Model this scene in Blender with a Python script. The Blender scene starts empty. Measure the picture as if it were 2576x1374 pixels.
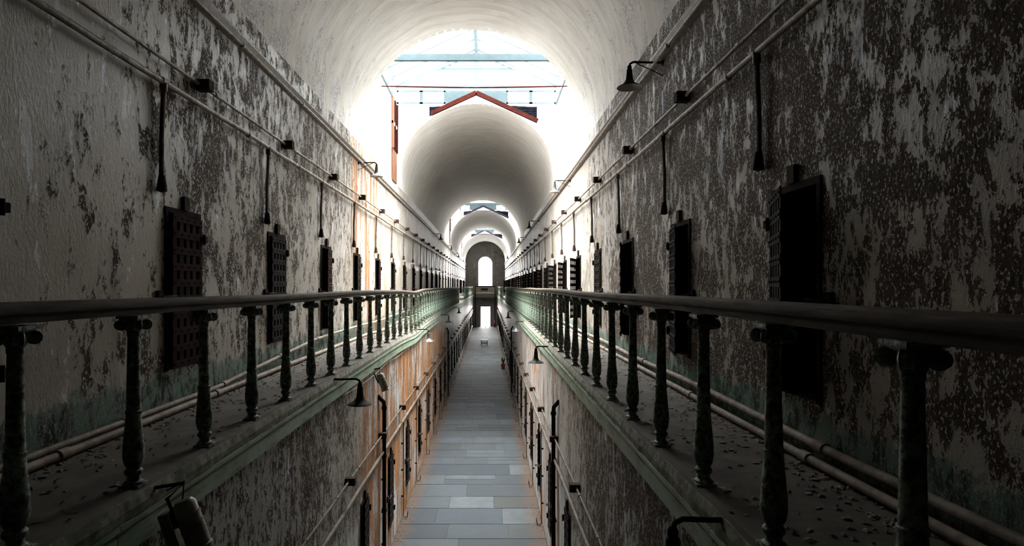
import bpy, bmesh, math, random
from mathutils import Vector, Matrix
from mathutils.geometry import tessellate_polygon
random.seed(7)
PI = math.pi
SC = bpy.context.scene
COL = SC.collection

# ------------------------------------------------------------------ camera
# metres; x across the cell block (0 = middle), y down its length, z up (0 = gallery floor)
F_PX, VPX, VPY = 1500.0, 1228.0, 720.0
CAM = (0.38, 0.0, 1.12)
cd = bpy.data.cameras.new('camera')
cam = bpy.data.objects.new('camera', cd); COL.objects.link(cam)
cam.location = CAM; cam.rotation_euler = (PI/2, 0, 0)
cd.sensor_width = 36.0; cd.lens = F_PX/2576*36
cd.shift_x = (1288-VPX)/2576; cd.shift_y = (VPY-687)/2576
cd.clip_start = 0.05; cd.clip_end = 500
SC.camera = cam

SKY_POWER, SKY_TOP, SKY_LOW, SKY_HAZE = 3.4, 5.0, .04, 2.2
# ------------------------------------------------------------------ light: overcast sky through the skylights
w = bpy.data.worlds.new('overcast_sky'); SC.world = w; w.use_nodes = True
bg = w.node_tree.nodes['Background']
bg.inputs[0].default_value = (1.0, 0.985, 0.965, 1)
# overcast sky: brightest overhead, dim towards the horizon
_nt = w.node_tree; _tc = _nt.nodes.new('ShaderNodeTexCoord'); _sp = _nt.nodes.new('ShaderNodeSeparateXYZ')
_nt.links.new(_tc.outputs['Generated'], _sp.inputs[0])
_mx = _nt.nodes.new('ShaderNodeMath'); _mx.operation = 'MAXIMUM'; _nt.links.new(_sp.outputs[2], _mx.inputs[0]); _mx.inputs[1].default_value = 0
_pw = _nt.nodes.new('ShaderNodeMath'); _pw.operation = 'POWER'; _nt.links.new(_mx.outputs[0], _pw.inputs[0]); _pw.inputs[1].default_value = SKY_POWER
_ma = _nt.nodes.new('ShaderNodeMath'); _ma.operation = 'MULTIPLY_ADD'; _nt.links.new(_pw.outputs[0], _ma.inputs[0])
_ma.inputs[1].default_value = SKY_TOP; _ma.inputs[2].default_value = SKY_LOW
# hazy bright band just above the horizon
_h1 = _nt.nodes.new('ShaderNodeMapRange'); _nt.links.new(_sp.outputs[2], _h1.inputs[0]); _h1.interpolation_type = 'SMOOTHSTEP'
_h1.inputs[1].default_value = 0.02; _h1.inputs[2].default_value = .36; _h1.inputs[3].default_value = SKY_HAZE; _h1.inputs[4].default_value = 0
_ad = _nt.nodes.new('ShaderNodeMath'); _nt.links.new(_ma.outputs[0], _ad.inputs[0]); _nt.links.new(_h1.outputs[0], _ad.inputs[1])
_nt.links.new(_ad.outputs[0], bg.inputs[1])
SC.view_settings.view_transform = 'Standard'; SC.view_settings.look = 'None'
SC.view_settings.gamma = 1.0; SC.view_settings.use_curve_mapping = False
SC.view_settings.exposure = 4.95
SC.cycles.max_bounces = 8; SC.cycles.diffuse_bounces = 5; SC.cycles.adaptive_threshold = 0.04; SC.cycles.transparent_max_bounces = 16
SC.cycles.caustics_reflective = False; SC.cycles.caustics_refractive = False

W = 2.565            # upper wall half width
G = 1.60             # lower wall half width
FL = -4.17           # ground floor
SPR = 4.40           # springing of the vault
YB, YE = -0.7, 78.0  # back and far end
OPEN = [(13.6, 19.1), (40.7, 46.0), (60.0, 66.0)]
Z_SILL, Z_EAVE, Z_RIDGE = 6.91, 7.50, 8.74

def portal(name, loc, rot, sx, sy):
    l = bpy.data.lights.new(name, 'AREA'); l.shape = 'RECTANGLE'; l.size = sx; l.size_y = sy
    l.cycles.is_portal = True
    o = bpy.data.objects.new(name, l); COL.objects.link(o); o.location = loc; o.rotation_euler = rot
for a, b in OPEN:
    portal('skylight_portal', (0, (a+b)/2, 7.46), (0, 0, 0), 5.1, b-a)
portal('window_portal', (0, 78.6, 3.1), (-PI/2, 0, 0), 2.0, 3.9)
portal('door_portal', (0.04, 78.6, -2.85), (-PI/2, 0, 0), 1.4, 2.6)

# ------------------------------------------------------------------ node helpers
class Mat:
    def __init__(s, name, rough=0.8):
        s.m = bpy.data.materials.new(name); s.m.use_nodes = True
        s.nt = s.m.node_tree; s.b = s.nt.nodes['Principled BSDF']
        s.b.inputs['Roughness'].default_value = rough
        s.tc = s.n('ShaderNodeTexCoord'); s.P = s.tc.outputs['Object']
    def n(s, t, **k):
        o = s.nt.nodes.new(t)
        for a, v in k.items(): setattr(o, a, v)
        return o
    def put(s, sock, v):
        if hasattr(v, 'is_linked') or isinstance(v, bpy.types.NodeSocket): s.nt.links.new(v, sock)
        elif isinstance(v, (tuple, list)) and len(v) == 3 and sock.type == 'RGBA': sock.default_value = (*v, 1)
        else: sock.default_value = v
    def scale(s, v, sc):
        o = s.n('ShaderNodeVectorMath', operation='MULTIPLY'); s.put(o.inputs[0], v); o.inputs[1].default_value = sc
        return o.outputs[0]
    def noise(s, sc, detail=4, rough=0.55, vec=None, stretch=None, dist=0.0, off=None):
        v = vec or s.P
        if stretch: v = s.scale(v, stretch)
        if off:
            a = s.n('ShaderNodeVectorMath', operation='ADD'); s.put(a.inputs[0], v); a.inputs[1].default_value = off; v = a.outputs[0]
        o = s.n('ShaderNodeTexNoise'); s.put(o.inputs['Vector'], v)
        o.inputs['Scale'].default_value = sc; o.inputs['Detail'].default_value = detail
        o.inputs['Roughness'].default_value = rough; o.inputs['Distortion'].default_value = dist
        return o.outputs['Fac']
    def math(s, op, a, b=0.0, c=None):
        o = s.n('ShaderNodeMath', operation=op); s.put(o.inputs[0], a); s.put(o.inputs[1], b)
        if c is not None: s.put(o.inputs[2], c)
        return o.outputs[0]
    def ramp(s, fac, lo, hi, a=0.0, b=1.0):
        o = s.n('ShaderNodeMapRange', interpolation_type='SMOOTHSTEP'); s.put(o.inputs[0], fac)
        o.inputs[1].default_value = lo; o.inputs[2].default_value = hi
        o.inputs[3].default_value = a; o.inputs[4].default_value = b
        return o.outputs[0]
    def curve(s, fac, pts):
        """pts: (pos 0..1, value) -> piecewise linear"""
        o = s.n('ShaderNodeValToRGB'); s.put(o.inputs[0], fac); e = o.color_ramp.elements
        while len(e) < len(pts): e.new(0.5)
        for k, (p, v) in enumerate(pts): e[k].position = p; e[k].color = (v, v, v, 1)
        return o.outputs[0]
    def mix(s, f, a, b):
        o = s.n('ShaderNodeMix', data_type='RGBA'); s.put(o.inputs[0], f); s.put(o.inputs[6], a); s.put(o.inputs[7], b)
        return o.outputs[2]
    def sep(s, v=None):
        o = s.n('ShaderNodeSeparateXYZ'); s.put(o.inputs[0], v or s.P); return o.outputs
    def comb(s, x, y, z):
        o = s.n('ShaderNodeCombineXYZ')
        for k, v in enumerate((x, y, z)): s.put(o.inputs[k], v)
        return o.outputs[0]
    def bump(s, h, strength=0.5, dist=0.01):
        o = s.n('ShaderNodeBump'); s.put(o.inputs['Height'], h)
        o.inputs['Strength'].default_value = strength; o.inputs['Distance'].default_value = dist
        s.nt.links.new(o.outputs[0], s.b.inputs['Normal'])
    def done(s, col, rough=None, metal=None):
        s.put(s.b.inputs['Base Color'], col)
        if rough is not None: s.put(s.b.inputs['Roughness'], rough)
        if metal is not None: s.put(s.b.inputs['Metallic'], metal)
        return s.m

def simple(name, c1, c2=None, sc=8, rough=0.7, stretch=None, bump=0.0, lo=.35, hi=.65, metal=0, spec=None):
    m = Mat(name, rough); c2 = c2 or tuple(x*0.6 for x in c1)
    n = m.noise(sc, 6, .65, stretch=stretch)
    if bump: m.bump(n, bump, .01)
    if spec is not None: m.b.inputs['Specular IOR Level'].default_value = spec
    return m.done(m.mix(m.ramp(n, lo, hi), c1, c2), metal=metal)

def wall_mat(name, seed, bias, spot=5.5, green=None, orange=None, lowwhite=False, fine=False, darken=0.0):
    """peeling limewash: paint over brown substrate; bias = peel amount along y (0..20 m -> 0..1)"""
    m = Mat(name, .6)
    x, y, z = m.sep()
    off = (seed*3.1, seed*1.7, seed*2.3)
    yy = m.math('DIVIDE', y, 20.0)
    n_big = m.noise(.55, 3, .5, stretch=(1, 1, .8), off=off)
    n_mid = m.noise(2.2, 4, .6, stretch=(1, 1.2, .55), off=off, dist=.6)
    n1 = m.noise(spot, 6, .72, stretch=(1, 1.25, .6), off=off, dist=.35)
    n_fine = m.noise(30, 4, .7, stretch=(1, 1.2, .6), off=off)
    s = m.math('ADD', n1, m.math('MULTIPLY', m.math('SUBTRACT', n_mid, .5), .42))
    s = m.math('ADD', s, m.math('MULTIPLY', m.math('SUBTRACT', n_big, .5), .35))
    s = m.math('ADD', s, m.math('MULTIPLY', m.math('SUBTRACT', n_fine, .5), .42))
    s = m.math('ADD', s, m.math('SUBTRACT', m.curve(yy, bias), .5))
    peel = m.ramp(s, .54, .56)
    edge = m.ramp(s, .50, .535)                       # lifted rim of the flakes
    # substrate
    sub = m.mix(m.ramp(n_fine, .3, .7), (.028, .018, .011), (.10, .066, .043))
    chip = m.ramp(m.noise(55, 3, .6, stretch=(1, 1, .7), off=off), .57, .62)
    sub = m.mix(m.math('MULTIPLY', chip, .8), sub, (.70, .70, .70))  # white chips, with glints painted into their colour
    # paint with soot, warm and cold coats; the cold coat also paints in glints
    pt = m.mix(m.ramp(m.noise(1.1, 5, .6, off=off), .35, .68), (.40, .37, .33), (.29, .25, .205))
    stk = m.noise(3.0, 6, .65, stretch=(1, 1.6, .12), off=off)
    pt = m.mix(m.ramp(stk, .55, .75, 0, .6), pt, (.20, .165, .13))
    cold = m.ramp(m.math('ADD', m.noise(2.6, 5, .6, stretch=(1, 1.5, .4), off=(seed, 9, 4)), m.math('MULTIPLY', n_fine, .12)), .68, .70)
    pt = m.mix(m.math('MULTIPLY', cold, .8), pt, (.74, .79, .86))
    if fine:
        speck = m.ramp(m.noise(24, 6, .75, stretch=(1, 1.1, .6), off=off), .55, .6)
        pt = m.mix(m.math('MULTIPLY', speck, .7), pt, (.2, .16, .125))
    col = m.mix(peel, pt, sub)
    if green is not None:
        gz = m.math('ADD', z, m.math('MULTIPLY', m.math('SUBTRACT', m.noise(3.5, 6, .7, off=off), .5), .5))
        gm = m.ramp(gz, green-.03, green+.03, 1, 0)
        gc = m.mix(m.ramp(n1, .45, .6), (.13, .20, .165), (.035, .04, .032))
        gc = m.mix(m.math('MULTIPLY', chip, .5), gc, (.4, .42, .38))
        col = m.mix(gm, col, gc)
    if not fine:
        glint = m.ramp(m.math('ADD', m.noise(3.4, 6, .7, stretch=(1, 1.7, .5), off=(seed*2, 3, 8)), m.math('MULTIPLY', n_fine, .2)), .715, .735)  # bluish-white flakes with glints painted in, upper wall only
        glint = m.math('MULTIPLY', glint, m.ramp(z, 1.6, 2.6))
        col = m.mix(m.math('MULTIPLY', glint, .9), col, (.62, .68, .78))
    if lowwhite:
        clean = m.math('MULTIPLY', m.ramp(m.math('ADD', y, m.math('MULTIPLY', m.math('SUBTRACT', n_mid, .5), 2.5)), 8.9, 9.6), m.ramp(stk, .58, .66, 1, .25))
        cw = m.mix(m.ramp(n_mid, .4, .65), (.50, .51, .51), (.30, .27, .235))
        col = m.mix(m.math('MULTIPLY', m.math('MULTIPLY', clean, m.ramp(peel, 0, 1, 1, .45)), .85), col, cw)
        col = m.mix(.16, col, (.0, .0, .0))
        gz = m.math('ADD', z, m.math('MULTIPLY', m.math('SUBTRACT', n_mid, .5), 1.2))
        gm = m.ramp(gz, -2.6, -2.3, 1, 0)
        wc = m.mix(m.ramp(stk, .45, .62), (.40, .41, .41), (.15, .10, .065))
        col = m.mix(m.math('MULTIPLY', gm, .85), col, wc)
    if orange:
        y0, y1, z0, amt = orange
        on = m.noise(2.0 if fine else 2.4, 6, .66, stretch=(1, 1.7, .30) if fine else (1, 1.9, .16), off=(seed, 2, 5), dist=.5 if fine else .3)
        win = m.math('MULTIPLY', m.ramp(y, y0, y0+1.2), m.ramp(y, y1-4, y1, 1, 0))
        om = m.ramp(m.math('ADD', on, m.math('MULTIPLY', m.math('SUBTRACT', n_fine, .5), .16)), .60-amt, .615-amt)
        om = m.math('MULTIPLY', om, win)
        oc = m.mix(m.ramp(stk, .35, .7), (.40, .17, .055), (.085, .042, .02))
        oc = m.mix(m.ramp(n_fine, .56, .66, 0, .85), oc, (.05, .03, .018))
        col = m.mix(om, col, oc)
    if darken: col = m.mix(darken, col, (.018, .019, .022))  # even mix of the whole wall towards dark grey
    h = m.math('ADD', m.math('MULTIPLY', peel, -1.0), m.math('MULTIPLY', edge, .6))
    h = m.math('ADD', h, m.math('MULTIPLY', n_fine, .8))
    m.bump(h, .55, .010)
    rg = m.mix(peel, (.42, .42, .42), (.75, .75, .75))
    m.put(m.b.inputs['Specular IOR Level'], m.ramp(peel, 0, 1, .42, .12))
    return m.done(col, rg)

M = {}
M['wall_left'] = wall_mat('peeling_paint_left', 1.0, [(0, .36), (.16, .37), (.26, .49), (.45, .54), (.62, .52), (.72, .40), (1, .33)],
                          spot=6.5, green=.30, orange=(12.2, 19.5, 0, .075))
M['wall_right'] = wall_mat('peeling_paint_right', 2.0, [(0, .56), (.15, .60), (.35, .61), (.50, .60), (.62, .50), (.72, .36), (1, .33)],  # real flaking; near end raised further to paint in the darkness there
                           spot=7, green=.26)
M['low_left'] = wall_mat('peeling_paint_low_left', 3.0, [(0, .55), (.35, .56), (.5, .50), (.6, .46), (1, .46)], spot=12,
                         orange=(8.6, 30, 0, .14), lowwhite=True, fine=True)
M['low_right'] = wall_mat('peeling_paint_low_right', 4.0, [(0, .56), (.35, .58), (.5, .52), (.6, .42), (1, .40)], spot=10,
                          orange=(9.5, 30, 0, .045), lowwhite=True, fine=True)
M['end'] = wall_mat('end_wall_plaster', 5.0, [(0, .42), (1, .42)], spot=3, fine=True, darken=.72)

def vault_mat():
    m = Mat('vault_plaster', .75)
    x, y, z = m.sep()
    ang = m.math('ARCTAN2', m.math('SUBTRACT', z, SPR), x)
    v = m.comb(m.math('MULTIPLY', ang, 1.2), m.math('MULTIPLY', y, 2.2), 0.0)
    v2 = m.comb(m.math('MULTIPLY', ang, 3.0), m.math('MULTIPLY', y, .9), 0.0)
    n = m.noise(2.2, 7, .6, vec=v); n2 = m.noise(.8, 5, .6, vec=v2)
    base = m.mix(m.ramp(n, .35, .7), (.66, .64, .60), (.53, .50, .455))
    base = m.mix(m.ramp(n2, .5, .75, 0, .5), base, (.52, .47, .41))
    low = m.math('ABSOLUTE', m.math('SUBTRACT', ang, PI/2))        # 0 at crown, pi/2 at springing
    pk = m.noise(3.0, 9, .72, stretch=(1, 1.2, .6)); pf = m.noise(30, 4, .7)
    s = m.math('ADD', m.math('ADD', pk, m.math('MULTIPLY', m.math('SUBTRACT', pf, .5), .22)), m.math('MULTIPLY', low, .13))
    s = m.math('ADD', s, m.ramp(y, 12.5, 20, .0, -.12))
    peel = m.ramp(s, .70, .72)
    col = m.mix(m.math('MULTIPLY', peel, .75), base, m.mix(m.ramp(pf, .45, .55), (.25, .19, .14), (.62, .66, .72)))
    line = m.ramp(m.noise(7, 5, .6, vec=v), .64, .68)
    col = m.mix(m.math('MULTIPLY', line, .6), col, (.88, .87, .84))
    m.bump(m.math('ADD', n, m.math('MULTIPLY', peel, -.5)), .5, .03)
    return m.done(col)
M['vault'] = vault_mat()
M['concrete'] = simple('gallery_concrete', (.12, .10, .082), (.065, .053, .044), 3, .8, bump=.3)
M['lip'] = simple('mossy_ledge', (.10, .105, .075), (.26, .25, .2), 14, .85, bump=.8)
M['fascia'] = simple('worn_green_paint', (.27, .36, .27), (.13, .16, .11), 5, .55, stretch=(1, .5, 2), bump=.4, lo=.42, hi=.7)
M['iron_green'] = simple('chipped_green_iron', (.23, .32, .25), (.035, .028, .02), 26, .55, bump=.6, lo=.44, hi=.56)
M['rail'] = simple('weathered_handrail', (.085, .062, .045), (.035, .026, .02), 6, .75, spec=.25, stretch=(4, .5, 4), bump=.3)
M['iron'] = simple('black_iron', (.008, .0075, .007), (.018, .011, .008), 20, .85, spec=.06, bump=.3)
M['rust'] = simple('rusty_iron', (.05, .025, .017), (.018, .013, .010), 18, .85, spec=.1, bump=.4)
M['pipe'] = simple('painted_pipe', (.33, .28, .23), (.15, .11, .08), 9, .5, bump=.3, lo=.42, hi=.62)
M['pipe_low'] = simple('stained_ground_floor_pipe', (.085, .062, .045), (.04, .025, .014), 7, .7, bump=.3, lo=.42, hi=.6)
M['pipe_dark'] = simple('grimy_conduit', (.13, .10, .075), (.05, .04, .03), 12, .5, bump=.4)
M['floorpipe'] = simple('dusty_pipe', (.30, .24, .19), (.15, .11, .085), 9, .7, bump=.3)
M['dark'] = simple('cell_gloom', (.012, .010, .009), (.02, .016, .012), 4, .9)  # near-black: puts the darkness of the cells into the colour
M['redwood'] = simple('red_brown_door_timber', (.028, .009, .007), (.012, .006, .005), 6, .9, stretch=(6, 6, .7), spec=.05)
M['white_wood'] = simple('white_boards', (.74, .75, .76), (.62, .63, .65), 5, .7, stretch=(8, 8, .5))
M['grey_wood'] = simple('weathered_grey_boards', (.26, .27, .285), (.04, .03, .027), 3.0, .8, stretch=(7, 7, .35), lo=.5, hi=.68, bump=.4)
M['rafter'] = simple('red_brown_rafter', (.028, .005, .003), (.012, .004, .004), 5, .9, spec=.02, stretch=(1, 1, 3), bump=.4)
M['rafter_grey'] = simple('grey_rafter', (.014, .014, .018), (.008, .008, .011), 5, .9, spec=.05)
M['orange_wood'] = simple('bare_orange_timber', (.11, .034, .005), (.07, .02, .004), 6, .7, stretch=(5, 5, .6))
M['louver'] = simple('dark_louvre', (.004, .005, .008), (.002, .002, .003), 6, .9, spec=.02)
M['frame_blue'] = simple('pale_blue_frame', (.045, .062, .068), (.04, .054, .060), 5, .9, spec=.02)
M['enamel'] = simple('enamel_green', (.011, .014, .011), (.018, .017, .013), 12, .7, spec=.15)
M['enamel_in'] = simple('enamel_white', (.40, .39, .35), (.30, .29, .26), 10, .4)
M['enamel_pale'] = simple('enamel_pale', (.03, .035, .033), (.02, .023, .022), 10, .4)
M['steel'] = simple('grey_sheet_metal', (.28, .26, .22), (.17, .15, .12), 14, .45, metal=.3)
M['terracotta'] = simple('red_pot', (.42, .07, .04), (.30, .05, .03), 10, .6)
M['leaf'] = simple('green_leaf', (.06, .16, .03), (.03, .09, .02), 10, .6)
M['red'] = simple('red_enamel', (.55, .02, .03), (.45, .02, .03), 10, .4)
M['pale'] = simple('pale_top', (.06, .066, .07), (.04, .044, .048), 8, .5)
M['debris'] = simple('paint_flake', (.30, .27, .23), (.10, .075, .055), 30, .8)
M['debris_orange'] = simple('plaster_dust', (.07, .042, .026), (.035, .022, .015), 5, .9)
M['rim_plaster'] = simple('gable_plaster', (.78, .77, .75), (.6, .58, .56), 4, .8, bump=.3)
M['ground'] = simple('outdoor_paving', (.5, .5, .5), (.42, .42, .42), 2, .9)

def glass(name, tint):
    m = Mat(name, .05); nt = m.nt
    t = m.n('ShaderNodeBsdfTransparent'); t.inputs[0].default_value = (*tint, 1)
    g = m.n('ShaderNodeBsdfGlossy'); g.inputs['Roughness'].default_value = .04
    mx = m.n('ShaderNodeMixShader'); mx.inputs[0].default_value = .06
    nt.links.new(t.outputs[0], mx.inputs[1]); nt.links.new(g.outputs[0], mx.inputs[2])
    nt.links.new(mx.outputs[0], nt.nodes['Material Output'].inputs[0])
    return m.m
M['glass'] = glass('clear_pane', (.93, .97, .97)); M['glass1'] = glass('dusty_pane', (.42, .43, .43)); M['glass2'] = glass('sooty_pane', (.60, .60, .60))

def flag_mat():
    m = Mat('bluestone_flags', .5)
    a = m.n('ShaderNodeVertexColor', layer_name='tone')
    n = m.noise(2.5, 7, .65); n2 = m.noise(30, 4, .6)
    c = m.mix(m.ramp(n, .3, .7, 0, .5), a.outputs[0], (.03, .029, .028))
    x, y, z = m.sep()
    ex = m.math('ADD', m.math('ABSOLUTE', x), m.math('MULTIPLY', m.math('SUBTRACT', m.noise(2.2, 6, .7), .5), .7))
    c = m.mix(m.ramp(ex, 1.15, 1.6, 0, .8), c, (.055, .034, .022))
    m.b.inputs['Specular IOR Level'].default_value = .10
    m.bump(m.math('ADD', n, m.math('MULTIPLY', n2, .4)), .25, .01)
    return m.done(c, m.mix(n, (.55, .55, .55), (.8, .8, .8)))
M['flags'] = flag_mat()
M['grout'] = simple('dirt_joint', (.012, .011, .01), (.008, .007, .006), 10, .9)

# ------------------------------------------------------------------ mesh helpers
class MB:
    def __init__(s): s.v = []; s.f = []; s.mi = []; s.cur = 0
    def face(s, pts):
        i = len(s.v); s.v += [tuple(p) for p in pts]; s.f.append(tuple(range(i, i+len(pts)))); s.mi.append(s.cur); return s
    def box(s, x0, x1, y0, y1, z0, z1):
        i = len(s.v)
        s.v += [(x, y, z) for z in (z0, z1) for y in (y0, y1) for x in (x0, x1)]
        for q in ((0, 2, 3, 1), (4, 5, 7, 6), (0, 1, 5, 4), (2, 6, 7, 3), (0, 4, 6, 2), (1, 3, 7, 5)):
            s.f.append(tuple(i+k for k in q)); s.mi.append(s.cur)
        return s
    def bar(s, a, b, w, h, up=(0, 0, 1)):
        a, b = Vector(a), Vector(b); d = (b-a).normalized(); up = Vector(up)
        sx = d.cross(up)
        if sx.length < 1e-4: sx = d.cross(Vector((1, 0, 0)))
        sx.normalize(); uz = sx.cross(d).normalized()
        i = len(s.v)
        for p in (a, b):
            for u, v in ((-1, -1), (1, -1), (1, 1), (-1, 1)):
                s.v.append(tuple(p + sx*u*w/2 + uz*v*h/2))
        for q in ((0, 3, 2, 1), (4, 5, 6, 7), (0, 1, 5, 4), (1, 2, 6, 5), (2, 3, 7, 6), (3, 0, 4, 7)):
            s.f.append(tuple(i+k for k in q)); s.mi.append(s.cur)
        return s
    def tube(s, path, r, seg=10, cap=True):
        path = [Vector(p) for p in path]; n = len(path); rings = []
        ref = None
        for k, p in enumerate(path):
            d = (path[min(k+1, n-1)] - path[max(k-1, 0)]).normalized()
            if ref is None: ref = Vector((0, 0, 1)) if abs(d.z) < .9 else Vector((1, 0, 0))
            a = (ref - d*ref.dot(d)).normalized(); b = d.cross(a); ref = a
            rr = r[k] if isinstance(r, (list, tuple)) else r
            i = len(s.v); rings.append(i)
            for j in range(seg):
                t = 2*PI*j/seg; s.v.append(tuple(p + a*math.cos(t)*rr + b*math.sin(t)*rr))
        for k in range(n-1):
            for j in range(seg):
                s.f.append((rings[k]+j, rings[k]+(j+1) % seg, rings[k+1]+(j+1) % seg, rings[k+1]+j)); s.mi.append(s.cur)
        if cap:
            s.f.append(tuple(rings[0]+j for j in reversed(range(seg)))); s.mi.append(s.cur)
            s.f.append(tuple(rings[-1]+j for j in range(seg))); s.mi.append(s.cur)
        return s
    def lathe(s, prof, seg=16, mat=None, cap=True):
        mat = mat or Matrix.Identity(4); rings = []
        for r, z in prof:
            rings.append(len(s.v))
            for j in range(seg):
                t = 2*PI*j/seg; s.v.append(tuple(mat @ Vector((r*math.cos(t), r*math.sin(t), z))))
        for k in range(len(prof)-1):
            for j in range(seg):
                s.f.append((rings[k]+j, rings[k]+(j+1) % seg, rings[k+1]+(j+1) % seg, rings[k+1]+j)); s.mi.append(s.cur)
        if cap:
            s.f.append(tuple(rings[0]+j for j in reversed(range(seg)))); s.mi.append(s.cur)
            s.f.append(tuple(rings[-1]+j for j in range(seg))); s.mi.append(s.cur)
        return s
    def sweep(s, prof, ys, dz=None, dx=None, closed=True):
        """profile (x,z) points swept along y"""
        rings = []
        for y in ys:
            rings.append(len(s.v))
            for x, z in prof: s.v.append((x+(dx(y) if dx else 0), y, z+(dz(y) if dz else 0)))
        n = len(prof)
        for k in range(len(ys)-1):
            for j in range(n if closed else n-1):
                s.f.append((rings[k]+j, rings[k]+(j+1) % n, rings[k+1]+(j+1) % n, rings[k+1]+j)); s.mi.append(s.cur)
        if closed:
            s.f.append(tuple(rings[0]+j for j in reversed(range(n)))); s.mi.append(s.cur)
            s.f.append(tuple(rings[-1]+j for j in range(n))); s.mi.append(s.cur)
        return s
    def build(s, name, mats, parent=None, smooth=False, loc=None, bevel=0):
        me = bpy.data.meshes.new(name); me.from_pydata(s.v, [], s.f)
        if not isinstance(mats, (list, tuple)): mats = [mats]
        for m in mats: me.materials.append(m)
        for p, mi in zip(me.polygons, s.mi): p.material_index = mi
        bm = bmesh.new(); bm.from_mesh(me)
        bmesh.ops.recalc_face_normals(bm, faces=bm.faces); bm.to_mesh(me); bm.free()
        if smooth:
            for p in me.polygons: p.use_smooth = True
            try: me.set_sharp_from_angle(angle=math.radians(40))
            except Exception: pass
        o = bpy.data.objects.new(name, me); COL.objects.link(o)
        if parent: o.parent = parent
        if loc: o.location = loc
        if bevel:
            b = o.modifiers.new('bevel', 'BEVEL'); b.width = bevel; b.segments = 2; b.limit_method = 'ANGLE'
        return o

def tag(o, label=None, cat=None, group=None, kind=None):
    if label: o['label'] = label
    if cat: o['category'] = cat
    if group: o['group'] = group
    if kind: o['kind'] = kind
    return o
def empty(name, loc=(0, 0, 0), rz=0.0):
    o = bpy.data.objects.new(name, None); COL.objects.link(o); o.location = loc; o.rotation_euler = (0, 0, rz)
    o.empty_display_size = .1; return o
def copy_tree(o, parent=None):
    c = o.copy(); COL.objects.link(c); c.parent = parent
    for ch in KIDS.get(o.name, list(o.children)): copy_tree(ch, c)
    return c
KIDS = {}
def frange(a, b, st):
    n = max(1, int(math.ceil((b-a)/st))); return [a+(b-a)*k/n for k in range(n+1)]

# ------------------------------------------------------------------ setting: walls with door openings
PITCH = 2.53
up_l = [5.42+PITCH*k for k in range(-2, 29)]      # near edge of each opening
up_r = [3.90+PITCH*k for k in range(-1, 29)]
lo_l = [9.24+PITCH*k for k in range(-3, 27)]
lo_r = [8.80+PITCH*k for k in range(-3, 27)]
up_l = [y for y in up_l if y < 76.5]; up_r = [y for y in up_r if y < 76.5]
lo_l = [y for y in lo_l if y < 76]; lo_r = [y for y in lo_r if y < 76]
DW, DZ0, DZ1 = .67, .34, 1.85
LW, LZ0, LZ1 = .55, FL+.48, -2.27

def wall_holes(name, xw, out, z0, z1, doors, dw, a, b, mat):
    """wall plane at x = xw with door openings; out = direction away from the corridor"""
    mb = MB(); d = .42; y = YB
    for yd in doors:
        mb.face([(xw, y, z0), (xw, yd, z0), (xw, yd, z1), (xw, y, z1)])
        mb.face([(xw, yd, z0), (xw, yd+dw, z0), (xw, yd+dw, a), (xw, yd, a)])
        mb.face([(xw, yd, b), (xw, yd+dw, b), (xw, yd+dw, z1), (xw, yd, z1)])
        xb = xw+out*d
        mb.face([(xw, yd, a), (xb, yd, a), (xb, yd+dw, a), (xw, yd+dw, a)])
        mb.cur = 1  # recess faces coloured near-black for the darkness inside the cell
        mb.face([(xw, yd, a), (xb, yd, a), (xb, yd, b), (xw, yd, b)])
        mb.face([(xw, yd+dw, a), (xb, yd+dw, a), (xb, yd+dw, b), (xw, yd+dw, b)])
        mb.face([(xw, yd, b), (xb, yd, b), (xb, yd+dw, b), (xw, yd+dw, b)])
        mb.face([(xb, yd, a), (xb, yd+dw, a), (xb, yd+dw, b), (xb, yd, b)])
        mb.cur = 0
        y = yd+dw
    mb.face([(xw, y, z0), (xw, YE, z0), (xw, YE, z1), (xw, y, z1)])
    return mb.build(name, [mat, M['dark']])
o = wall_holes('wall_left', -W, -1, -.13, SPR, up_l, DW, DZ0, DZ1, M['wall_left']); tag(o, 'peeling whitewashed wall along the left gallery', 'wall', kind='structure')
o = wall_holes('wall_right', W, 1, -.13, SPR, up_r, DW, DZ0, DZ1, M['wall_right']); tag(o, 'heavily flaking brown and white wall along the right gallery', 'wall', kind='structure')
o = wall_holes('wall_lower_left', -G, -1, FL-.1, -.02, lo_l, LW, LZ0, LZ1, M['low_left']); tag(o, 'stained orange and white ground floor wall below the left gallery', 'wall', kind='structure')
o = wall_holes('wall_lower_right', G, 1, FL-.1, -.02, lo_r, LW, LZ0, LZ1, M['low_right']); tag(o, 'flaking ground floor wall below the right gallery', 'wall', kind='structure')

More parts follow.
